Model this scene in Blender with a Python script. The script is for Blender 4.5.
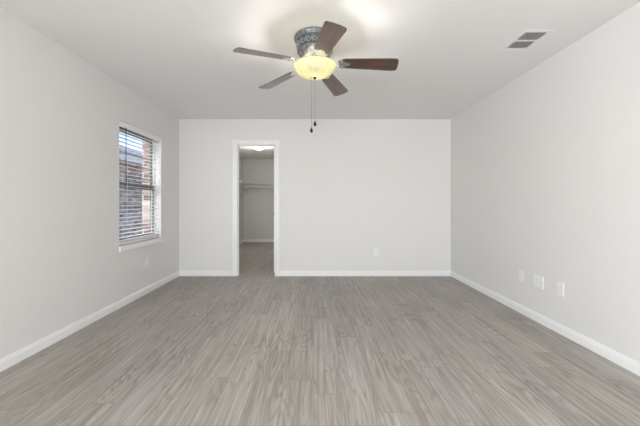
import bpy, bmesh, math, random
from mathutils import Vector, Matrix
random.seed(7)
R = math.radians
for o in list(bpy.data.objects): bpy.data.objects.remove(o, do_unlink=True)
S = bpy.context.scene
COL = S.collection

# ------------------------------------------------------------------ camera
cam = bpy.data.cameras.new('camera'); cam.sensor_width = 36; cam.lens = 18.0
cam.shift_x = 6/640; cam.shift_y = -9/640; cam.clip_start = .02
co = bpy.data.objects.new('camera', cam); COL.objects.link(co)
co.location = (0, 0, 1.12); co.rotation_euler = (R(90), 0, 0)
S.camera = co
# ------------------------------------------------------------------ world, sun, daylight fill, exposure
S.view_settings.view_transform = 'Standard'; S.view_settings.look = 'None'
S.view_settings.gamma = 1; S.view_settings.use_curve_mapping = False
S.view_settings.exposure = 0.29
W = bpy.data.worlds.new('sky'); S.world = W; W.use_nodes = True
wn = W.node_tree.nodes; wl = W.node_tree.links
sky = wn.new('ShaderNodeTexSky'); sky.sky_type = 'NISHITA'; sky.sun_disc = False
sky.sun_elevation = R(48); sky.sun_rotation = R(240); sky.air_density = 1.0; sky.dust_density = 1.5
bg = wn['Background']; bg.inputs['Strength'].default_value = 0.34
wl.new(sky.outputs[0], bg.inputs[0])

def light(name, kind, loc, energy, color=(1, 1, 1), rot=(0, 0, 0), size=None, size_y=None):
    l = bpy.data.lights.new(name, kind); l.energy = energy; l.color = color
    if kind == 'AREA':
        l.shape = 'RECTANGLE'; l.size = size; l.size_y = size_y or size
    elif kind == 'SUN': l.angle = R(.6)
    elif size: l.shadow_soft_size = size
    o = bpy.data.objects.new(name, l); COL.objects.link(o); o.location = loc; o.rotation_euler = rot
    return o
sd = Vector((-.55, -.32, .80)).normalized()
so = light('sun', 'SUN', (-3, -3, 8), 2.7, (1, .95, .88)); so.rotation_euler = sd.to_track_quat('Z', 'Y').to_euler()
# added fill lamps outside unseen windows behind the camera, one rear, one left
light('daylight_fill_rear', 'AREA', (-.15, -3.22, 1.35), 150, (.98, .985, 1.0), (R(128), 0, 0), 2.1, 1.8)
light('daylight_fill_side', 'AREA', (-2.42, -1.60, 1.35), 145, (.96, .98, 1.0), (R(118), 0, R(-90)), 1.3, 1.7)

# ------------------------------------------------------------------ materials
def mat(name, color, rough=.5, metal=0, spec=.5, bump=None, coat=0):
    m = bpy.data.materials.new(name); m.use_nodes = True
    b = m.node_tree.nodes['Principled BSDF']
    b.inputs['Base Color'].default_value = (*color, 1); b.inputs['Roughness'].default_value = rough
    b.inputs['Metallic'].default_value = metal; b.inputs['Specular IOR Level'].default_value = spec
    b.inputs['Coat Weight'].default_value = coat
    if bump:
        N = m.node_tree.nodes; L = m.node_tree.links
        tc = N.new('ShaderNodeTexCoord'); n = N.new('ShaderNodeTexNoise'); bp = N.new('ShaderNodeBump')
        n.inputs['Scale'].default_value = bump[0]; n.inputs['Detail'].default_value = 4
        bp.inputs['Strength'].default_value = bump[1]; bp.inputs['Distance'].default_value = bump[2]
        L.new(tc.outputs['Object'], n.inputs['Vector']); L.new(n.outputs[0], bp.inputs['Height'])
        L.new(bp.outputs[0], b.inputs['Normal'])
    return m
class G:   # tiny node-graph helper
    def __init__(s, m): s.N = m.node_tree.nodes; s.L = m.node_tree.links; s.b = s.N['Principled BSDF']
    def put(s, inp, v):
        if isinstance(v, bpy.types.NodeSocket): s.L.new(v, inp)
        else: inp.default_value = v
    def math(s, op, a, b=0.0, c=None):
        n = s.N.new('ShaderNodeMath'); n.operation = op
        s.put(n.inputs[0], a); s.put(n.inputs[1], b)
        if c is not None: s.put(n.inputs[2], c)
        return n.outputs[0]
    def comb(s, x, y, z=0.0):
        n = s.N.new('ShaderNodeCombineXYZ'); s.put(n.inputs[0], x); s.put(n.inputs[1], y); s.put(n.inputs[2], z); return n.outputs[0]
    def white(s, v):
        n = s.N.new('ShaderNodeTexWhiteNoise'); n.noise_dimensions = '3D'; s.put(n.inputs['Vector'], v); return n.outputs['Value']
    def noise(s, v, scale, detail=3, rough=.5, dist=0):
        n = s.N.new('ShaderNodeTexNoise'); s.put(n.inputs['Vector'], v); n.inputs['Scale'].default_value = scale
        n.inputs['Detail'].default_value = detail; n.inputs['Roughness'].default_value = rough
        n.inputs['Distortion'].default_value = dist; return n.outputs[0]
    def ramp(s, f, stops):
        n = s.N.new('ShaderNodeValToRGB'); e = n.color_ramp.elements
        for i, (p, c) in enumerate(stops):
            el = e[i] if i < 2 else e.new(p)
            el.position = p; el.color = (*c, 1)
        s.put(n.inputs[0], f); return n.outputs[0]
    def mix(s, f, a, b, mode='MIX'):
        n = s.N.new('ShaderNodeMix'); n.data_type = 'RGBA'; n.blend_type = mode
        s.put(n.inputs[0], f); s.put(n.inputs[6], a); s.put(n.inputs[7], b); return n.outputs[2]
    def xyz(s, kind='Object'):
        tc = s.N.new('ShaderNodeTexCoord'); sp = s.N.new('ShaderNodeSeparateXYZ'); s.L.new(tc.outputs[kind], sp.inputs[0])
        return sp.outputs
    def bump(s, h, st, d):
        n = s.N.new('ShaderNodeBump'); n.inputs['Strength'].default_value = st; n.inputs['Distance'].default_value = d
        s.L.new(h, n.inputs['Height']); s.L.new(n.outputs[0], s.b.inputs['Normal'])

M = {}
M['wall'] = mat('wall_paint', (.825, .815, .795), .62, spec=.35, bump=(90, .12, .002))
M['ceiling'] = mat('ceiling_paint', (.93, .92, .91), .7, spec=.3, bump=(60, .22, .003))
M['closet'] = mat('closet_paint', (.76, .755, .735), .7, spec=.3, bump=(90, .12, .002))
M['trim'] = mat('white_trim_paint', (.93, .93, .92), .3)
M['plate'] = mat('white_plastic', (.90, .90, .89), .3)
M['slot'] = mat('slot_dark', (.30, .30, .30), .6)
M['slat'] = mat('blind_slat', (.93, .93, .93), .4)
M['frame'] = mat('window_vinyl', (.85, .86, .86), .4)
M['sash'] = mat('sash_backlit', (.13, .145, .14), .4)  # vinyl darkened: backlit shade of the sash is put into its colour
M['wand'] = mat('wand_backlit', (.10, .10, .11), .3)  # backlit darkness of the wand painted into its base colour
M['chrome'] = mat('polished_nickel', (.80, .80, .81), .16, 1)
M['nickel'] = mat('brushed_nickel', (.42, .42, .43), .38, 1)
M['darkmetal'] = mat('dark_bronze', (.03, .027, .024), .35, .6)
M['chain'] = mat('chain_metal', (.22, .21, .2), .35, .8)
M['vent'] = mat('vent_white', (.95, .95, .94), .35)
M['duct'] = mat('duct_dark', (.006, .006, .005), .9)
M['wire'] = mat('white_wire', (.80, .79, .76), .35)
M['pale_ground'] = mat('ground', (.46, .43, .38), .9, bump=(12, .6, .03))  # ground made pale to bounce sunlight up through the window
M['concrete'] = mat('foundation', (.45, .43, .40), .9, bump=(30, .4, .01))
M['fascia'] = mat('fascia', (.80, .78, .74), .5)

# floor: greige wood planks running away from the camera
def floor_material():
    m = mat('wood_plank_floor', (.3, .28, .26), .38, spec=.5); g = G(m)
    x, y, z = g.xyz()[:3]
    PW, PL = .182, 1.22
    u = g.math('DIVIDE', x, PW); col = g.math('FLOOR', u); fu = g.math('FRACT', u)
    off = g.white(g.comb(col, 3.3, 1.7))
    v = g.math('ADD', g.math('DIVIDE', y, PL), off); row = g.math('FLOOR', v); fv = g.math('FRACT', v)
    pid = g.comb(col, row, 0.5)
    r1 = g.white(pid); r2 = g.white(g.comb(row, col, 7.5))
    # cathedral grain: sine of a warped cross coordinate, shifted per plank
    ox = g.math('MULTIPLY', r1, 37.0); oy = g.math('MULTIPLY', r2, 53.0)
    warpv = g.comb(g.math('ADD', g.math('MULTIPLY', x, 5.5), ox), g.math('ADD', g.math('MULTIPLY', y, .72), oy), r1)
    warp = g.noise(warpv, 1.0, 2, .45)
    ph = g.math('MULTIPLY', warp, 150.0)
    bands = g.math('MULTIPLY_ADD', g.math('SINE', ph), .5, .5)
    bands = g.math('POWER', bands, 2.4)
    amp = g.noise(g.comb(g.math('ADD', x, oy), g.math('MULTIPLY', y, .8), ox), 2.2, 2)
    amp = g.math('MULTIPLY', g.math('SUBTRACT', amp, .33), 2.8)
    n = g.N.new('ShaderNodeClamp'); g.put(n.inputs[0], amp); amp = n.outputs[0]
    fine = g.noise(g.comb(g.math('ADD', g.math('MULTIPLY', x, 125.0), ox), g.math('ADD', g.math('MULTIPLY', y, 2.6), oy), 0.0), 1.0, 4, .6)
    streak = g.noise(g.comb(g.math('ADD', g.math('MULTIPLY', x, 42.0), ox), g.math('ADD', g.math('MULTIPLY', y, 1.3), oy), 2.0), 1.0, 3, .55)
    base = g.ramp(streak, [(.25, (.27, .243, .217)), (.5, (.395, .366, .336)), (.78, (.53, .504, .472))])
    tint = g.math('MULTIPLY_ADD', r2, .18, .89)
    base = g.mix(1.0, base, g.comb(tint, tint, tint), 'MULTIPLY')
    base = g.mix(1.0, base, g.mix(r1, (1.02, .995, .96, 1), (.97, .975, .975, 1)), 'MULTIPLY')
    dk = g.math('MULTIPLY', g.math('MULTIPLY', bands, amp), .82)
    base = g.mix(dk, base, (.24, .20, .17, 1))
    fd = g.math('MULTIPLY_ADD', fine, .75, .63)
    base = g.mix(1.0, base, g.comb(fd, fd, fd), 'MULTIPLY')
    # joints
    eu = g.math('MINIMUM', fu, g.math('SUBTRACT', 1.0, fu)); ev = g.math('MINIMUM', fv, g.math('SUBTRACT', 1.0, fv))
    ju = g.math('LESS_THAN', eu, .0075); jv = g.math('LESS_THAN', ev, .0012)
    j = g.math('MAXIMUM', ju, jv)
    base = g.mix(g.math('MULTIPLY', j, .45), base, (.10, .085, .075, 1))
    g.L.new(base, g.b.inputs['Base Color'])
    g.L.new(g.math('MULTIPLY_ADD', streak, .15, .40), g.b.inputs['Roughness'])
    g.bump(g.math('SUBTRACT', fine, g.math('MULTIPLY', j, 1.5)), .10, .002)
    return m
M['floor'] = floor_material()

def brick_material():
    m = mat('mixed_brick', (.4, .3, .25), .9); g = G(m)
    x, y, z = g.xyz()[:3]
    s = g.math('ADD', x, y)
    row = g.math('FLOOR', g.math('DIVIDE', z, .078)); fz = g.math('FRACT', g.math('DIVIDE', z, .078))
    uu = g.math('ADD', g.math('DIVIDE', s, .215), g.math('MULTIPLY', g.math('MODULO', row, 2.0), .5))
    colm = g.math('FLOOR', uu); fx = g.math('FRACT', uu)
    r = g.white(g.comb(colm, row, 1.5))
    c = g.ramp(r, [(0, (.05, .035, .035)), (.28, (.24, .14, .12)), (.5, (.44, .29, .24)), (.7, (.55, .41, .35)), (.85, (.66, .55, .48)), (.92, (.97, .90, .82)), (1, (.14, .13, .15))])
    nz = g.noise(g.comb(s, z, x), 14, 3)
    c = g.mix(g.math('MULTIPLY', nz, .5), c, (.52, .41, .37, 1))
    mo = g.math('MAXIMUM', g.math('GREATER_THAN', fz, .86), g.math('GREATER_THAN', fx, .95))
    c = g.mix(mo, c, (.66, .57, .51, 1)); g.L.new(c, g.b.inputs['Base Color'])
    g.bump(g.math('SUBTRACT', nz, mo), .5, .006)
    return m
M['brick'] = brick_material()

def shingle_material():
    m = mat('roof_shingles', (.2, .2, .22), .9); g = G(m); x, y, z = g.xyz()[:3]
    row = g.math('FLOOR', g.math('DIVIDE', x, .14)); c = g.math('FLOOR', g.math('ADD', g.math('DIVIDE', y, .3), g.white(g.comb(row, 1.0, 2.0))))
    g.L.new(g.ramp(g.white(g.comb(row, c, .5)), [(0, (.20, .21, .25)), (1, (.34, .35, .40))]), g.b.inputs['Base Color'])
    return m
M['shingle'] = shingle_material()

def wood_blade():
    m = mat('walnut_blade', (.12, .05, .03), .40, spec=.4, coat=1); g = G(m); g.b.inputs['Coat IOR'].default_value = 1.75; g.b.inputs['Coat Roughness'].default_value = .22; x, y, z = g.xyz()[:3]
    v = g.comb(g.math('MULTIPLY', x, 3.0), g.math('MULTIPLY', y, 55.0), z)
    n = g.noise(v, 1.0, 4, .6, .6)
    g.L.new(g.ramp(n, [(.3, (.035, .012, .007)), (.5, (.085, .030, .016)), (.72, (.15, .058, .032))]), g.b.inputs['Base Color'])
    return m
M['blade'] = wood_blade()

def pewter():
    m = mat('antique_pewter', (.3, .31, .32), .42, .85); g = G(m)
    tc = g.N.new('ShaderNodeTexCoord'); n = g.noise(tc.outputs['Object'], 38, 4, .65)
    g.L.new(g.ramp(n, [(.3, (.07, .075, .08)), (.5, (.22, .235, .245)), (.7, (.42, .435, .45))]), g.b.inputs['Base Color'])
    g.bump(n, .35, .003)
    return m
M['pewter'] = pewter()
M['relief'] = mat('pewter_relief', (.36, .37, .38), .35, .8)
M['recess'] = mat('pewter_recess', (.10, .105, .11), .55, .6)

def pane():
    m = bpy.data.materials.new('window_glass'); m.use_nodes = True; N = m.node_tree.nodes; L = m.node_tree.links
    N.remove(N['Principled BSDF']); t = N.new('ShaderNodeBsdfTransparent'); gl = N.new('ShaderNodeBsdfGlossy')
    t.inputs[0].default_value = (.95, .96, .97, 1); gl.inputs['Roughness'].default_value = .02
    mx = N.new('ShaderNodeMixShader'); mx.inputs[0].default_value = .05
    L.new(t.outputs[0], mx.inputs[1]); L.new(gl.outputs[0], mx.inputs[2])
    L.new(mx.outputs[0], N['Material Output'].inputs[0]); return m
M['glass'] = pane()

def shade(name, color, emit, strength, trans=.5, mottled=True):
    m = bpy.data.materials.new(name); m.use_nodes = True; N = m.node_tree.nodes; L = m.node_tree.links
    b = N['Principled BSDF']; b.inputs['Base Color'].default_value = (*color, 1); b.inputs['Roughness'].default_value = .25
    t = N.new('ShaderNodeBsdfTranslucent'); t.inputs[0].default_value = (*color, 1)
    mx = N.new('ShaderNodeMixShader'); mx.inputs[0].default_value = trans
    L.new(b.outputs[0], mx.inputs[1]); L.new(t.outputs[0], mx.inputs[2]); L.new(mx.outputs[0], N['Material Output'].inputs[0])
    b.inputs['Emission Strength'].default_value = strength; b.inputs['Emission Color'].default_value = (*emit, 1)
    if mottled:
        g = G(m); tc = N.new('ShaderNodeTexCoord'); n = g.noise(tc.outputs['Object'], 16, 4, .6, 1.2)
        c = g.ramp(n, [(.3, (.60, .54, .32)), (.55, (.74, .70, .48)), (.75, (.79, .78, .62))])
        L.new(c, b.inputs['Base Color']); L.new(c, t.inputs[0])
    return m
M['bowl'] = shade('amber_alabaster_glass', (.9, .8, .55), (1, .93, .66), .07, .18)
M['bulb'] = shade('frosted_bulb', (.95, .95, .93), (1, .95, .85), 1.5, .5, False)
M['dome'] = shade('frosted_dome', (.95, .95, .93), (1, .97, .92), 5.0, .5, False)

# ------------------------------------------------------------------ mesh helpers
def box(bm, x0, x1, y0, y1, z0, z1, bev=0, mi=0):
    r = bmesh.ops.create_cube(bm, size=1)
    for v in r['verts']:
        v.co = Vector(((x0+x1)/2 + v.co.x*(x1-x0), (y0+y1)/2 + v.co.y*(y1-y0), (z0+z1)/2 + v.co.z*(z1-z0)))
    fs = set(f for v in r['verts'] for f in v.link_faces)
    for f in fs: f.material_index = mi
    if bev:
        es = list(set(e for v in r['verts'] for e in v.link_edges))
        bmesh.ops.bevel(bm, geom=es, offset=bev, segments=2, affect='EDGES', profile=.6)
def tube(bm, p0, p1, r, r2=None, n=12, mi=0):
    p0 = Vector(p0); p1 = Vector(p1); d = p1-p0
    mtx = Matrix.Translation((p0+p1)/2) @ d.to_track_quat('Z', 'Y').to_matrix().to_4x4()
    res = bmesh.ops.create_cone(bm, cap_ends=True, segments=n, radius1=r, radius2=r if r2 is None else r2, depth=d.length, matrix=mtx)
    for f in set(f for v in res['verts'] for f in v.link_faces): f.material_index = mi; f.smooth = True
def lathe(bm, prof, n=64, c=(0, 0, 0), mi=0):
    rings = []
    for r, z in prof:
        rings.append([bm.verts.new((c[0]+r*math.cos(2*math.pi*i/n), c[1]+r*math.sin(2*math.pi*i/n), c[2]+z)) for i in range(n)] if r > 1e-5
                     else [bm.verts.new((c[0], c[1], c[2]+z))])
    for a, b in zip(rings, rings[1:]):
        for i in range(n):
            j = (i+1) % n
            vs = [a[i % len(a)], a[j % len(a)], b[j % len(b)], b[i % len(b)]]
            vs = list(dict.fromkeys(vs))
            if len(vs) > 2: f = bm.faces.new(vs); f.smooth = True; f.material_index = mi
def obj(name, bm, m, parent=None, kind=None, smooth_angle=None, weld=True):
    me = bpy.data.meshes.new(name); bmesh.ops.recalc_face_normals(bm, faces=bm.faces); bm.to_mesh(me); bm.free()
    for x in (m if isinstance(m, (list, tuple)) else [m]): me.materials.append(x)
    o = bpy.data.objects.new(name, me); COL.objects.link(o)
    if parent: o.parent = parent
    if kind: o['kind'] = kind
    return o
def B(): return bmesh.new()
def struct(name, boxes, m, parent=None, bev=0):
    bm = B()
    for b in boxes: box(bm, *b, bev=bev)
    return obj(name, bm, m, parent, None if parent else 'structure')
def thing(name, label, cat, loc=(0, 0, 0), rot=(0, 0, 0), group=None):
    o = bpy.data.objects.new(name, None); COL.objects.link(o); o.location = loc; o.rotation_euler = rot
    o.empty_display_size = .1; o['label'] = label; o['category'] = cat
    if group: o['group'] = group
    return o
def copy_tree(o, parent=None):
    c = o.copy(); COL.objects.link(c)
    if parent: c.parent = parent
    for ch in list(o.children): copy_tree(ch, c)
    return c

# ------------------------------------------------------------------ the room shell
XL, XR, YB, YR, ZC = -2.10, 2.13, 4.98, -3.00, 2.44
CY = 9.40; CXL, CXR = -2.075, .60      # closet
WT = .12
wy0, wy1, wz0, wz1 = 3.45, 4.395, .645, 2.03   # left window opening
dx0, dx1, dz = -1.192, -.607, 2.04             # closet door opening
struct('floor', [(XL-WT, XR+WT, YR-WT, CY+WT, -.12, 0)], M['floor'])
vx0, vx1, vy0, vy1 = 1.620, 1.802, 2.452, 2.718  # vent hole
struct('ceiling', [(XL-WT, vx0, YR-WT, CY+WT, ZC, ZC+.2), (vx1, XR+WT, YR-WT, CY+WT, ZC, ZC+.2),
                   (vx0, vx1, YR-WT, vy0, ZC, ZC+.2), (vx0, vx1, vy1, CY+WT, ZC, ZC+.2)], M['ceiling'])
def wall_with_hole(name, axis, a0, a1, t0, t1, holes, m):
    # axis 'y': wall runs along y, thickness in x
    bs = []; cur = a0
    for h0, h1, z0, z1 in holes:
        bs.append((cur, h0, 0, ZC)); 
        if z0 > 0: bs.append((h0, h1, 0, z0))
        bs.append((h0, h1, z1, ZC)); cur = h1
    bs.append((cur, a1, 0, ZC))
    return struct(name, [((t0, t1, p, q) if axis == 'y' else (p, q, t0, t1)) + (z0, z1) for p, q, z0, z1 in bs], m)
wall_with_hole('wall_left', 'y', YR-WT, YB, XL-WT, XL, [(-2.25, -.95, .45, 2.15), (wy0, wy1, wz0, wz1)], M['wall'])
struct('wall_right', [(XR, XR+WT, YR-WT, YB+WT, 0, ZC)], M['wall'])
wall_with_hole('wall_back', 'x', XL-WT, XR, YB, YB+WT, [(dx0-.018, dx1+.018, 0, dz+.018)], M['wall'])
wall_with_hole('wall_rear', 'x', XL, XR, YR-WT, YR, [(-1.2, .9, .45, 2.15)], M['wall'])
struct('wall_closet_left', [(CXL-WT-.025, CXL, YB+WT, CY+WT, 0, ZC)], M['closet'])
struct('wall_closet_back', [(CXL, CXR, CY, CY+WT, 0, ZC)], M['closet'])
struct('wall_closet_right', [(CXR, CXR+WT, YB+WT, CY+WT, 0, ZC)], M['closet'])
# outside brick skin with the brick return of the window
wall_with_hole('wall_exterior', 'y', YR-WT, CY+WT, XL-WT-.125, XL-WT-.015, [(-2.25, -.95, .45, 2.15), (wy0+.03, wy1-.03, wz0-.05, wz1)], M['brick'])

# baseboards
def baseboard(name, p0, p1, nrm, flip=False):
    prof = [(0, 0), (.014, 0), (.014, .060), (.0105, .066), (.0105, .074), (.006, .083), (0, .083)]
    bm = B(); n = Vector((*nrm, 0)); vs = []
    for p in (p0, p1):
        vs.append([bm.verts.new(Vector((p[0], p[1], 0)) + n*a + Vector((0, 0, z))) for a, z in prof])
    k = len(prof)
    for i in range(k): bm.faces.new((vs[0][i], vs[0][(i+1) % k], vs[1][(i+1) % k], vs[1][i]))
    bm.faces.new(vs[0]); bm.faces.new(vs[1][::-1])
    obj(name, bm, M['trim'], kind='structure')
baseboard('baseboard_left', (XL, YR), (XL, YB-.014), (1, 0))
baseboard('baseboard_right', (XR, YR), (XR, YB-.014), (-1, 0))
baseboard('baseboard_back', (XL, YB), (dx0-.075, YB), (0, -1))
baseboard('baseboard_back', (dx1+.075, YB), (XR, YB), (0, -1))
baseboard('baseboard_rear', (XL+.014, YR), (XR-.014, YR), (0, 1))
baseboard('baseboard_closet_left', (CXL, YB+WT), (CXL, CY-.014), (1, 0))
baseboard('baseboard_closet_back', (CXL, CY), (CXR, CY), (0, -1))

# door casing, jamb lining, and the leaf folded back into the closet
def casing(name, x0, x1, top, y, s):
    prof = [(0, 0), (0, .009), (.006, .011), (.030, .012), (.040, .016), (.066, .018), (.073, .015), (.073, 0)]
    bm = B(); rows = []
    for k in range(4):
        r = []
        for a, t in prof:
            X = x0-a if k < 2 else x1+a; Z = 0 if k in (0, 3) else top+a
            r.append(bm.verts.new((X, y+s*t, Z)))
        rows.append(r)
    for k in range(3):
        for i in range(len(prof)):
            j = (i+1) % len(prof); bm.faces.new((rows[k][i], rows[k][j], rows[k+1][j], rows[k+1][i]))
    bm.faces.new(rows[0]); bm.faces.new(rows[3][::-1])
    return obj(name, bm, M['trim'], kind='structure')
casing('trim_1', dx0, dx1, dz, YB, -1)
casing('trim_2', dx0, dx1, dz, YB+WT, 1)
struct('trim_3', [(dx0-.018, dx0, YB, YB+WT, 0, dz), (dx1, dx1+.018, YB, YB+WT, 0, dz), (dx0-.018, dx1+.018, YB, YB+WT, dz, dz+.018),
                  (dx0, dx0+.012, YB+.035, YB+.075, 0, dz), (dx1-.012, dx1, YB+.035, YB+.075, 0, dz-.012), (dx0+.012, dx1, YB+.035, YB+.075, dz-.012, dz)], M['trim'])
bm = B(); ly0 = YB+WT+.022
box(bm, dx1-.036, dx1-.001, ly0, ly0+.56, .02, dz-.015, .002)
for z0, z1 in ((.22, .95), (1.08, 1.86)):
    for xa in (dx1-.039, dx1-.002):
        box(bm, xa, xa+.004, ly0+.11, ly0+.45, z0, z1, .0015)
door = obj('door_1', bm, M['trim'], kind='structure')
bm = B()
for s in (-1, 1):
    xa = dx1-.0185 + s*.0175
    tube(bm, (xa, ly0+.50, .95), (xa+s*.010, ly0+.50, .95), .028, n=24)
    tube(bm, (xa+s*.010, ly0+.50, .95), (xa+s*.035, ly0+.50, .95), .009, n=16)
    bmesh.ops.create_uvsphere(bm, u_segments=20, v_segments=12, radius=.026, matrix=Matrix.Translation((xa+s*.052, ly0+.50, .95)))
obj('door_handle', bm, M['chrome'], door)
for z in (.2, 1.02, 1.85):
    bm = B(); tube(bm, (dx1+.004, ly0-.008, z-.045), (dx1+.004, ly0-.008, z+.045), .0055, n=12)
    obj('hinge', bm, M['chrome'], door)

# ------------------------------------------------------------------ windows
def window(name, axis, a0, a1, z0, z1, out, inn, mframe, pw=.045, fw=.03, msash=None):
    # out..inn: depth range across the wall thickness holding the sashes
    def bx(bm, a, b, d0, d1, za, zb, bev=.002):
        d0, d1 = sorted((d0, d1))
        if axis == 'y': box(bm, d0, d1, a, b, za, zb, bev)
        else: box(bm, a, b, d0, d1, za, zb, bev)
    mid = (z0+z1)/2; dep = inn-out
    root = B(); 
    bx(root, a0, a0+fw, out, inn, z0, z1); bx(root, a1-fw, a1, out, inn, z0, z1)
    bx(root, a0+fw, a1-fw, out, inn, z0, z0+.035); bx(root, a0+fw, a1-fw, out, inn, z1-.03, z1)
    w = obj(name, root, mframe, kind='structure')
    for (za, zb, k0, k1) in ((z0+.035, mid+.034, .52, .95), (mid-.030, z1-.03, .06, .48)):
        d0, d1 = out+dep*k0, out+dep*k1
        bm = B()
        bx(bm, a0+fw, a0+fw+pw, d0, d1, za, zb); bx(bm, a1-fw-pw, a1-fw, d0, d1, za, zb)
        bx(bm, a0+fw+pw, a1-fw-pw, d0, d1, za, za+.05); bx(bm, a0+fw+pw, a1-fw-pw, d0, d1, zb-.05, zb)
        s = obj('sash', bm, msash or mframe, w)
        bm = B(); dm = (d0+d1)/2
        bx(bm, a0+fw+pw-.004, a1-fw-pw+.004, dm-.002, dm+.002, za+.046, zb-.046, 0)
        obj('pane', bm, M['glass'], s)
    return w
w1 = window('window_1', 'y', wy0, wy1, wz0, wz1, XL-WT-.012, XL-WT+.033, M['frame'], .014, .018, M['sash'])
# drywall-return sill board that sits proud of the wall
bm = B(); box(bm, XL-.086, XL+.006, wy0+.001, wy1-.001, wz0-.002, wz0+.016); box(bm, XL+.0003, XL+.018, wy0, wy1, wz0-.042, wz0+.016, .004)
obj('window_sill', bm, M['trim'], w1)
window('window_2', 'x', -1.2, .9, .45, 2.15, YR-WT+.01, YR-WT+.08, M['trim'])
window('window_3', 'y', -2.25, -.95, .45, 2.15, XL-WT-.055, XL-WT+.01, M['trim'])

# ------------------------------------------------------------------ venetian blind
bl = thing('window_blind', 'white horizontal slatted blind, slats open, hanging in the left wall window', 'blind', (XL-.045, (wy0+wy1)/2, wz0+.02))
hw = (wy1-wy0)/2-.008
bm = B(); H = wz1-wz0-.02
box(bm, -.028, .028, -hw, hw, H-.045, H-.001, .003); box(bm, .028, .034, -hw, hw, H-.062, H-.001, .002)
obj('headrail', bm, M['slat'], bl)
bm = B(); sp = .0445; zz = H-.085; tilt = R(-3)
while zz > .075:
    for k in range(4):   # slightly crowned slat
        pass
    pr = []
    for k in range(5):
        u = -1+k*.5; px = u*.024; pz = (1-u*u)*.0022
        pr.append((px*math.cos(tilt)-pz*math.sin(tilt), px*math.sin(tilt)+pz*math.cos(tilt)))
    top = [[bm.verts.new((px, yy, zz+pz+.0012)) for px, pz in pr] for yy in (-hw, hw)]
    bot = [[bm.verts.new((px, yy, zz+pz-.0012)) for px, pz in pr] for yy in (-hw, hw)]
    for k in range(4):
        bm.faces.new((top[0][k], top[0][k+1], top[1][k+1], top[1][k])); bm.faces.new((bot[0][k], bot[1][k], bot[1][k+1], bot[0][k+1]))
    for k, kk in ((0, 0), (4, 4)): bm.faces.new((top[0][k], top[1][k], bot[1][k], bot[0][k]))
    for e in (0, 1): bm.faces.new(top[e]+bot[e][::-1])
    zz -= sp
for k in range(7):
    box(bm, -.024, .024, -hw, hw, .0225+k*.0042, .0252+k*.0042)
obj('slats', bm, M['slat'], bl)
bm = B(); box(bm, -.025, .025, -hw, hw, .002, .022, .004); obj('bottom_rail', bm, M['slat'], bl)
bm = B()
for yy in (-hw*.62, hw*.62):
    for xx in (-.026, .026): tube(bm, (xx, yy, .02), (xx, yy, H-.045), .0011, n=6)
obj('ladder_cord', bm, M['slat'], bl)
bm = B(); tube(bm, (.040, -hw+.125, H-.06), (.040, -hw+.125, H-.66), .0042, n=8); tube(bm, (.040, -hw+.125, H-.66), (.040, -hw+.125, H-.70), .006, .004, n=8)
tube(bm, (.030, -hw+.125, H-.05), (.040, -hw+.125, H-.062), .003, n=6)
o = obj('tilt_wand', bm, M['wand'], bl); o['label'] = 'thin tilt wand, coloured dark as if backlit'

# ------------------------------------------------------------------ ceiling fan
FX, FY = 0.007, 2.536
fan = thing('ceiling_fan', 'five blade flush ceiling fan with pewter housing, brown blades and lit amber glass bowl', 'ceiling fan', (FX, FY, ZC))
bm = B()
prof = [(.0, 0), (.150, 0), (.157, -.004), (.160, -.012), (.159, -.022), (.154, -.030), (.148, -.033), (.146, -.038)]
band = [(.1465, -.040), (.144, -.060), (.139, -.085), (.133, -.105)]
low = [(.135, -.108), (.138, -.113), (.136, -.120), (.129, -.124), (.122, -.142), (.110, -.166), (.098, -.182), (.088, -.190), (.0, -.190)]
lathe(bm, prof, 72); lathe(bm, [prof[-1]]+band+[low[0]], 72, mi=1); lathe(bm, low, 72)
bmesh.ops.remove_doubles(bm, verts=bm.verts, dist=1e-5)
for f in bm.faces: f.smooth = True
hs = obj('motor_housing', bm, [M['pewter'], M['recess']], fan); hs.scale = (1.03, 1.03, 1)
# leaf-scroll relief running round the engraved band
bm = B(); n = 18
def band_pt(a, t, off=0):     # t 0..1 down the band
    r = .1465 - .0135*t - .003*math.sin(t*math.pi)*0 + off; z = -.042 - .061*t
    return Vector((r*math.cos(a), r*math.sin(a), z))
for i in range(n):
    a0 = 2*math.pi*i/n; da = 2*math.pi/n; prev = None
    for k in range(15):      # spiral scroll
        th = k*.52; rr = .5*(1-k/17)
        p = band_pt(a0+da*(.5+.42*rr*2*math.cos(th)*.9), .5+rr*.8*math.sin(th), .0015)
        if prev: tube(bm, prev, p, .0028, n=6)
        prev = p
    for s in (-1, 1):        # leaf either side
        q0 = band_pt(a0+da*.02, .5, .001); q1 = band_pt(a0+da*(.02+.22), .5+s*.42, .001)
        tube(bm, q0, q1, .0042, .0012, n=6)
obj('scroll_relief', bm, M['relief'], hs)
bm = B()   # flywheel and light-kit fitter
lathe(bm, [(0, -.1905), (.094, -.1905), (.098, -.195), (.098, -.208), (.090, -.213), (0, -.213)], 48)
lathe(bm, [(0, -.213), (.060, -.213), (.072, -.217), (.105, -.219), (.110, -.224), (.0, -.224)], 48)
obj('fitter', bm, M['nickel'], fan)

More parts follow.
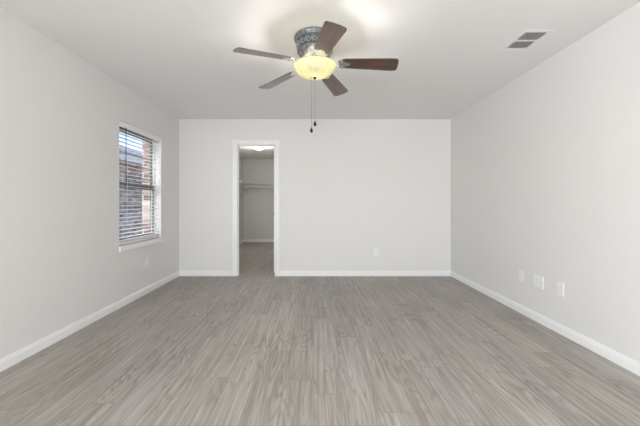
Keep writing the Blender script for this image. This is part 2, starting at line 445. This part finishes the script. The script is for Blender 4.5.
ZR = -.224   # rim of the bowl
bm = B()
bp = [(.163, ZR+.001), (.169, ZR-.001), (.1695, ZR-.006), (.166, ZR-.013), (.158, ZR-.030), (.143, ZR-.050), (.120, ZR-.068), (.089, ZR-.082), (.050, ZR-.090), (.012, ZR-.092)]
ip = [(max(r-.004, .012), z+.004) for r, z in bp[::-1]]
lathe(bm, bp+ip[:-1]+[bp[0]], 72)
bmesh.ops.remove_doubles(bm, verts=bm.verts, dist=1e-5)
bowl = obj('glass_bowl', bm, M['bowl'], fan); bowl['label'] = 'lit mottled amber glass bowl'
bm = B(); lathe(bm, [(0, ZR-.0925), (.012, ZR-.0925), (.013, ZR-.097), (.010, ZR-.102), (.004, ZR-.105), (.005, ZR-.109), (.0, ZR-.112)], 24)
tube(bm, (0, 0, ZR), (0, 0, ZR-.094), .004, n=8)
obj('finial', bm, M['darkmetal'], fan)
for a in (0.4, 2.5, 4.6):
    bm = B(); c = Vector((.062*math.cos(a), .062*math.sin(a), 0))
    lathe(bm, [(0, ZR+.0), (.014, ZR-.001), (.014, ZR-.018), (.009, ZR-.024)], 16, c)
    lathe(bm, [(.008, ZR-.024), (.019, ZR-.036), (.023, ZR-.050), (.018, ZR-.064), (.0, ZR-.071)], 20, c)
    obj('light_bulb', bm, M['bulb'], fan)

def blade_bm():
    bm = B(); L0, L1 = .205, .642; pts = []
    # outline in (x along, y across)
    w0, w1 = .056, .072
    up = [(L0, w0*.55), (L0+.012, w0*.86), (L0+.035, w0)]
    for k in range(1, 9): t = k/8; up.append((L0+.035+(L1-.035-L0-.035)*t, w0+(w1-w0)*t))
    for k in range(1, 7): a = k/6*math.pi/2; up.append((L1-.024+.018*math.sin(a)+.004*k/6, w1-.014*(1-math.cos(a))))
    up.append((L1+.002, w1*.35))
    ring = up+[(x, -y) for x, y in up[::-1]]
    t = [bm.verts.new((x, y, .003)) for x, y in ring]; b = [bm.verts.new((x, y, -.003)) for x, y in ring]
    bm.faces.new(t); bm.faces.new(b[::-1])
    for i in range(len(ring)): j = (i+1) % len(ring); bm.faces.new((t[i], b[i], b[j], t[j]))
    es = [e for e in bm.edges if len(e.link_faces) == 2 and abs(e.verts[0].co.z-e.verts[1].co.z) < 1e-6]
    bmesh.ops.bevel(bm, geom=es, offset=.0015, segments=2, affect='EDGES')
    return bm
def arm_bm():
    bm = B()
    # curved stem from flywheel out to the blade, then a three-lobed plate screwed under the blade
    path = [(.085, 0, .004), (.115, 0, .004), (.140, 0, -.008), (.165, 0, -.014), (.195, 0, -.0075)]
    for s in (-1, 1):
        pr = None
        for i, p in enumerate(path):
            q = Vector((p[0], s*(.012 if i in (0, 4) else .016+.006*(i == 2)), p[2]))
            if pr: tube(bm, pr, q, .0055, n=8)
            pr = q
    prv = [(.180, .010), (.188, .034), (.200, .048), (.216, .051), (.230, .044), (.236, .030), (.246, .026), (.262, .020), (.272, .010), (.275, 0)]
    ring = prv+[(x, -y) for x, y in prv[::-1][1:]]
    t = [bm.verts.new((x, y, -.0035)) for x, y in ring]; b = [bm.verts.new((x, y, -.0085)) for x, y in ring]
    bm.faces.new(t); bm.faces.new(b[::-1])
    for i in range(len(ring)): j = (i+1) % len(ring); bm.faces.new((t[i], b[i], b[j], t[j]))
    for x, y in ((.212, .034), (.212, -.034), (.258, 0)):
        lathe(bm, [(0, -.013), (.005, -.0115), (.0065, -.0085)], 12, (x, y, 0))
    return bm
blade_me = arm_me = None
for k in range(5):
    a = 3.658-k*2*math.pi/5
    mt = Matrix.Translation((0, 0, -.201)) @ Matrix.Rotation(a, 4, 'Z') @ Matrix.Rotation(R(4.2), 4, 'Y') @ Matrix.Rotation(R(-12.5), 4, 'X')
    ma = Matrix.Translation((0, 0, -.201)) @ Matrix.Rotation(a, 4, 'Z') @ Matrix.Rotation(R(4.2), 4, 'Y') @ Matrix.Rotation(R(-12.5), 4, 'X')
    if k == 0:
        b = obj('blade', blade_bm(), M['blade'], fan); r_ = obj('blade_arm', arm_bm(), M['chrome'], fan)
        b0, r0 = b, r_
    else:
        b = b0.copy(); r_ = r0.copy(); COL.objects.link(b); COL.objects.link(r_); b.parent = fan; r_.parent = fan
    b.matrix_local = mt; r_.matrix_local = ma
for (cx, cy, z0, z1) in ((-.027, -.010, ZR-.092, 1.722-ZC), (.001, -.006, ZR-.108, 1.775-ZC)):
    bm = B(); tube(bm, (cx, cy, z0), (cx, cy, z1), .0011, n=6)
    z = z0
    while z > z1:
        bmesh.ops.create_icosphere(bm, subdivisions=1, radius=.0019, matrix=Matrix.Translation((cx, cy, z))); z -= .006
    ch = obj('pull_chain', bm, M['chain'], fan)
    bm = B(); lathe(bm, [(0, z1+.004), (.004, z1+.002), (.005, z1-.006), (.010, z1-.016), (.0125, z1-.026), (.010, z1-.036), (0, z1-.041)], 20, (cx, cy, 0))
    obj('pull_knob', bm, M['darkmetal'], ch)
light('fan_bulb', 'POINT', (FX, FY, ZC+ZR-.052), 32, (1, .96, .90), size=.04)

# ------------------------------------------------------------------ ceiling air vent
vent = thing('air_vent', 'white rectangular louvered air vent in the ceiling near the right wall', 'air vent', ((vx0+vx1)/2, (vy0+vy1)/2, ZC))
bm = B(); hx, hy = (vx1-vx0)/2, (vy1-vy0)/2; ox, oy = .130, .160; t = -.004
box(bm, -ox, -hx+.004, -oy, oy, t, -.0002, .002); box(bm, hx-.004, ox, -oy, oy, t, -.0002, .002)
box(bm, -hx+.004, hx-.004, -oy, -hy+.004, t, -.0002, .002); box(bm, -hx+.004, hx-.004, hy-.004, oy, t, -.0002, .002)
box(bm, -hx+.004, hx-.004, -.011, .007, t+.001, .000, .001)
obj('vent_frame', bm, M['vent'], vent)
bm = B(); box(bm, -hx+.001, hx-.001, -hy+.001, hy-.001, .14, .145)
for s in (-1, 1):
    box(bm, s*hx-s*.002-.001, s*hx-s*.002+.001, -hy+.001, hy-.001, .004, .14); box(bm, -hx+.002, hx-.002, s*hy-s*.002-.001, s*hy-s*.002+.001, .004, .14)
obj('duct', bm, M['duct'], vent)
bm = B(); nl = 9
for i in range(nl):
    x = -hx+.004+(i+.5)*(2*hx-.008)/nl
    for ya, yb in ((-hy+.003, -.011), (.007, hy-.003)):
        vs = []
        for y in (ya, yb):
            vs.append([bm.verts.new((x+dx, y, z)) for dx, z in ((-.0024, -.002), (.0024, -.002), (.0024, -.0005), (-.0024, -.0005))])
        for k in range(4): bm.faces.new((vs[0][k], vs[0][(k+1) % 4], vs[1][(k+1) % 4], vs[1][k]))
        bm.faces.new(vs[0]); bm.faces.new(vs[1][::-1])
obj('louvers', bm, M['vent'], vent)

# ------------------------------------------------------------------ wall plates (face toward local -Y)
def plate(label, cat, loc, rz, w=.072, group=None, kinds=('duplex',)):
    t = thing('wall_outlet' if cat == 'outlet' else 'wall_plate', label, cat, loc, (0, 0, rz), group)
    bm = B(); box(bm, -w/2, w/2, -.006, -.0003, -.059, .059, .003); obj('cover_plate', bm, M['plate'], t)
    for i, k in enumerate(kinds):
        cx = (i-(len(kinds)-1)/2)*.046
        if k == 'duplex':
            for s in (-1, 1):
                bm = B(); box(bm, cx-.0165, cx+.0165, -.0085, -.0055, s*.0195-.0135, s*.0195+.0135, .0012)
                for dx in (-.0065, .0065): box(bm, cx+dx-.001, cx+dx+.001, -.0088, -.0080, s*.0195-.002, s*.0195+.007, mi=1)
                tube(bm, (cx, -.0088, s*.0195-.0075), (cx, -.0080, s*.0195-.0075), .0022, n=10, mi=1)
                obj('receptacle', bm, [M['plate'], M['slot']], t)
        elif k == 'blank':
            bm = B()
            for s in (-1, 1): lathe(bm, [(0, .0), (.003, 0), (.003, .0008), (0, .001)], 10, (0, 0, 0))
            for v in bm.verts: pass
            bm.free()
            bm = B(); box(bm, cx-.0165, cx+.0165, -.0078, -.0055, -.033, .033, .001)
            obj('insert', bm, M['plate'], t)
    return t
plate('white outlet on the back wall, right of the closet door', 'outlet', (.965, YB, .374), 0)
plate('white outlet low on the left wall, between window and corner', 'outlet', (XL, 4.02, .39), R(90))
plate('small white wall plate on right wall, leftmost and farthest of the three', 'outlet', (XR, 3.285, .388), R(-90))
plate('wide double white wall plate, middle of the three on the right wall', 'outlet', (XR, 3.03, .387), R(-90), .125, kinds=('duplex', 'blank'))
plate('small white wall plate on right wall, rightmost and nearest of the three', 'outlet', (XR, 2.76, .388), R(-90))

# ------------------------------------------------------------------ closet: shelves, lamp
ZS = 1.69; SW = .305
def wire_shelf(label, L, loc, rz, braces, rod=True, bd=.335, deck_gap=.0254):
    # local: wall at y=0, shelf comes out to y=-SW, runs x 0..L
    t = thing('wire_shelf', label, 'shelf', loc, (0, 0, rz))
    bm = B(); n = int(L/deck_gap)
    for i in range(n+1):
        x = i*L/n
        tube(bm, (x, -.004, 0), (x, -SW, 0), .0016, n=4); tube(bm, (x, -SW, 0), (x, -SW, -.030), .0016, n=4)
    for y, z, r in ((-.004, -.003, .003), (-SW*.33, -.003, .003), (-SW*.66, -.003, .003), (-SW, -.001, .0052), (-SW, -.031, .0052)):
        tube(bm, (0, y, z), (L, y, z), r, n=8)
    obj('wire_deck', bm, M['wire'], t)
    if rod:
        bm = B(); tube(bm, (.0, -SW+.035, -.108), (L, -SW+.035, -.108), .0125, n=16); obj('hanging_rod', bm, M['wire'], t)
    for x in braces:
        bm = B()
        for s in (-1, 1):
            tube(bm, (x+s*.020, -SW+.002, -.034), (x+s*.020, -.006, -bd), .0085, n=8)
        box(bm, x-.030, x+.030, -.004, -.0005, -bd-.03, -bd+.02, .001)
        tube(bm, (x-.014, -SW, -.034), (x+.014, -SW, -.034), .006, n=8)
        obj('brace', bm, M['wire'], t)
    if rod:
        for x in braces:
            bm = B(); tube(bm, (x+.03, -SW+.002, -.033), (x+.03, -SW+.018, -.114), .005, n=8); tube(bm, (x+.03, -SW+.018, -.114), (x+.03, -SW+.050, -.114), .005, n=8)
            obj('rod_hook', bm, M['wire'], t)
    return t
wire_shelf('white wire shelf on slanted braces along the closet left wall', 3.90, (CXL, CY-3.90-.33, ZS), R(90), (.6, 1.7, 2.8, 3.84), rod=False)
wire_shelf('white wire shelf with hanging rod along the closet back wall', CXR-CXL-.01, (CXL+.005, CY, ZS), 0, (.42, 1.35, 2.3), bd=.20)
lamp = thing('ceiling_light', 'small round white flush light, lit, on the closet ceiling', 'ceiling light', (-1.25, 7.25, ZC))
bm = B(); lathe(bm, [(0, 0), (.125, 0), (.130, -.006), (.128, -.020), (.115, -.024), (0, -.024)], 48); obj('base', bm, M['trim'], lamp)
bm = B(); lathe(bm, [(.116, -.0245), (.118, -.036), (.110, -.058), (.085, -.078), (.045, -.090), (0, -.093)], 48); obj('glass_dome', bm, M['dome'], lamp)
light('closet_bulb', 'AREA', (-1.25, 7.25, ZC-.10), 2, (1, .97, .92), size=.18)
light('closet_bulb', 'POINT', (-1.25, 7.25, ZC-.17), 15, (1, .97, .92), size=.07)

# ------------------------------------------------------------------ outside the left window
bm = B(); box(bm, -30, -2.4, -8, 40, -.55, -.35); o = obj('ground', bm, M['pale_ground'], kind='structure')
nb = thing('neighbor_house', 'brick house with grey shingle roof seen through the window', 'house', (-5.6, 9, -.35))
bm = B(); box(bm, -6, 0, -5.5, 8, .25, 2.72); obj('brick_wall', bm, M['brick'], nb)
bm = B(); box(bm, -6.02, .02, -5.52, 8.02, 0, .25); obj('foundation', bm, M['concrete'], nb)
bm = B(); box(bm, -.02, .44, -5.9, 8.4, 2.72, 2.74); box(bm, .42, .46, -5.9, 8.4, 2.66, 2.88, .004); obj('eave', bm, M['fascia'], nb)
bm = B(); v = [bm.verts.new(p) for p in ((.50, -6, 2.88), (.50, 8.5, 2.88), (-3, 8.5, 4.05), (-3, -6, 4.05), (.50, -6, 2.84), (.50, 8.5, 2.84), (-3, 8.5, 4.0), (-3, -6, 4.0), (-6.5, 8.5, 2.88), (-6.5, -6, 2.88), (-6.5, 8.5, 2.84), (-6.5, -6, 2.84))]
for f in ((0, 1, 2, 3), (7, 6, 5, 4), (0, 4, 5, 1), (3, 2, 8, 9), (11, 10, 6, 7), (9, 8, 10, 11), (0, 3, 7, 4), (1, 5, 6, 2), (3, 9, 11, 7), (2, 6, 10, 8)): bm.faces.new([v[i] for i in f])
obj('roof', bm, M['shingle'], nb)
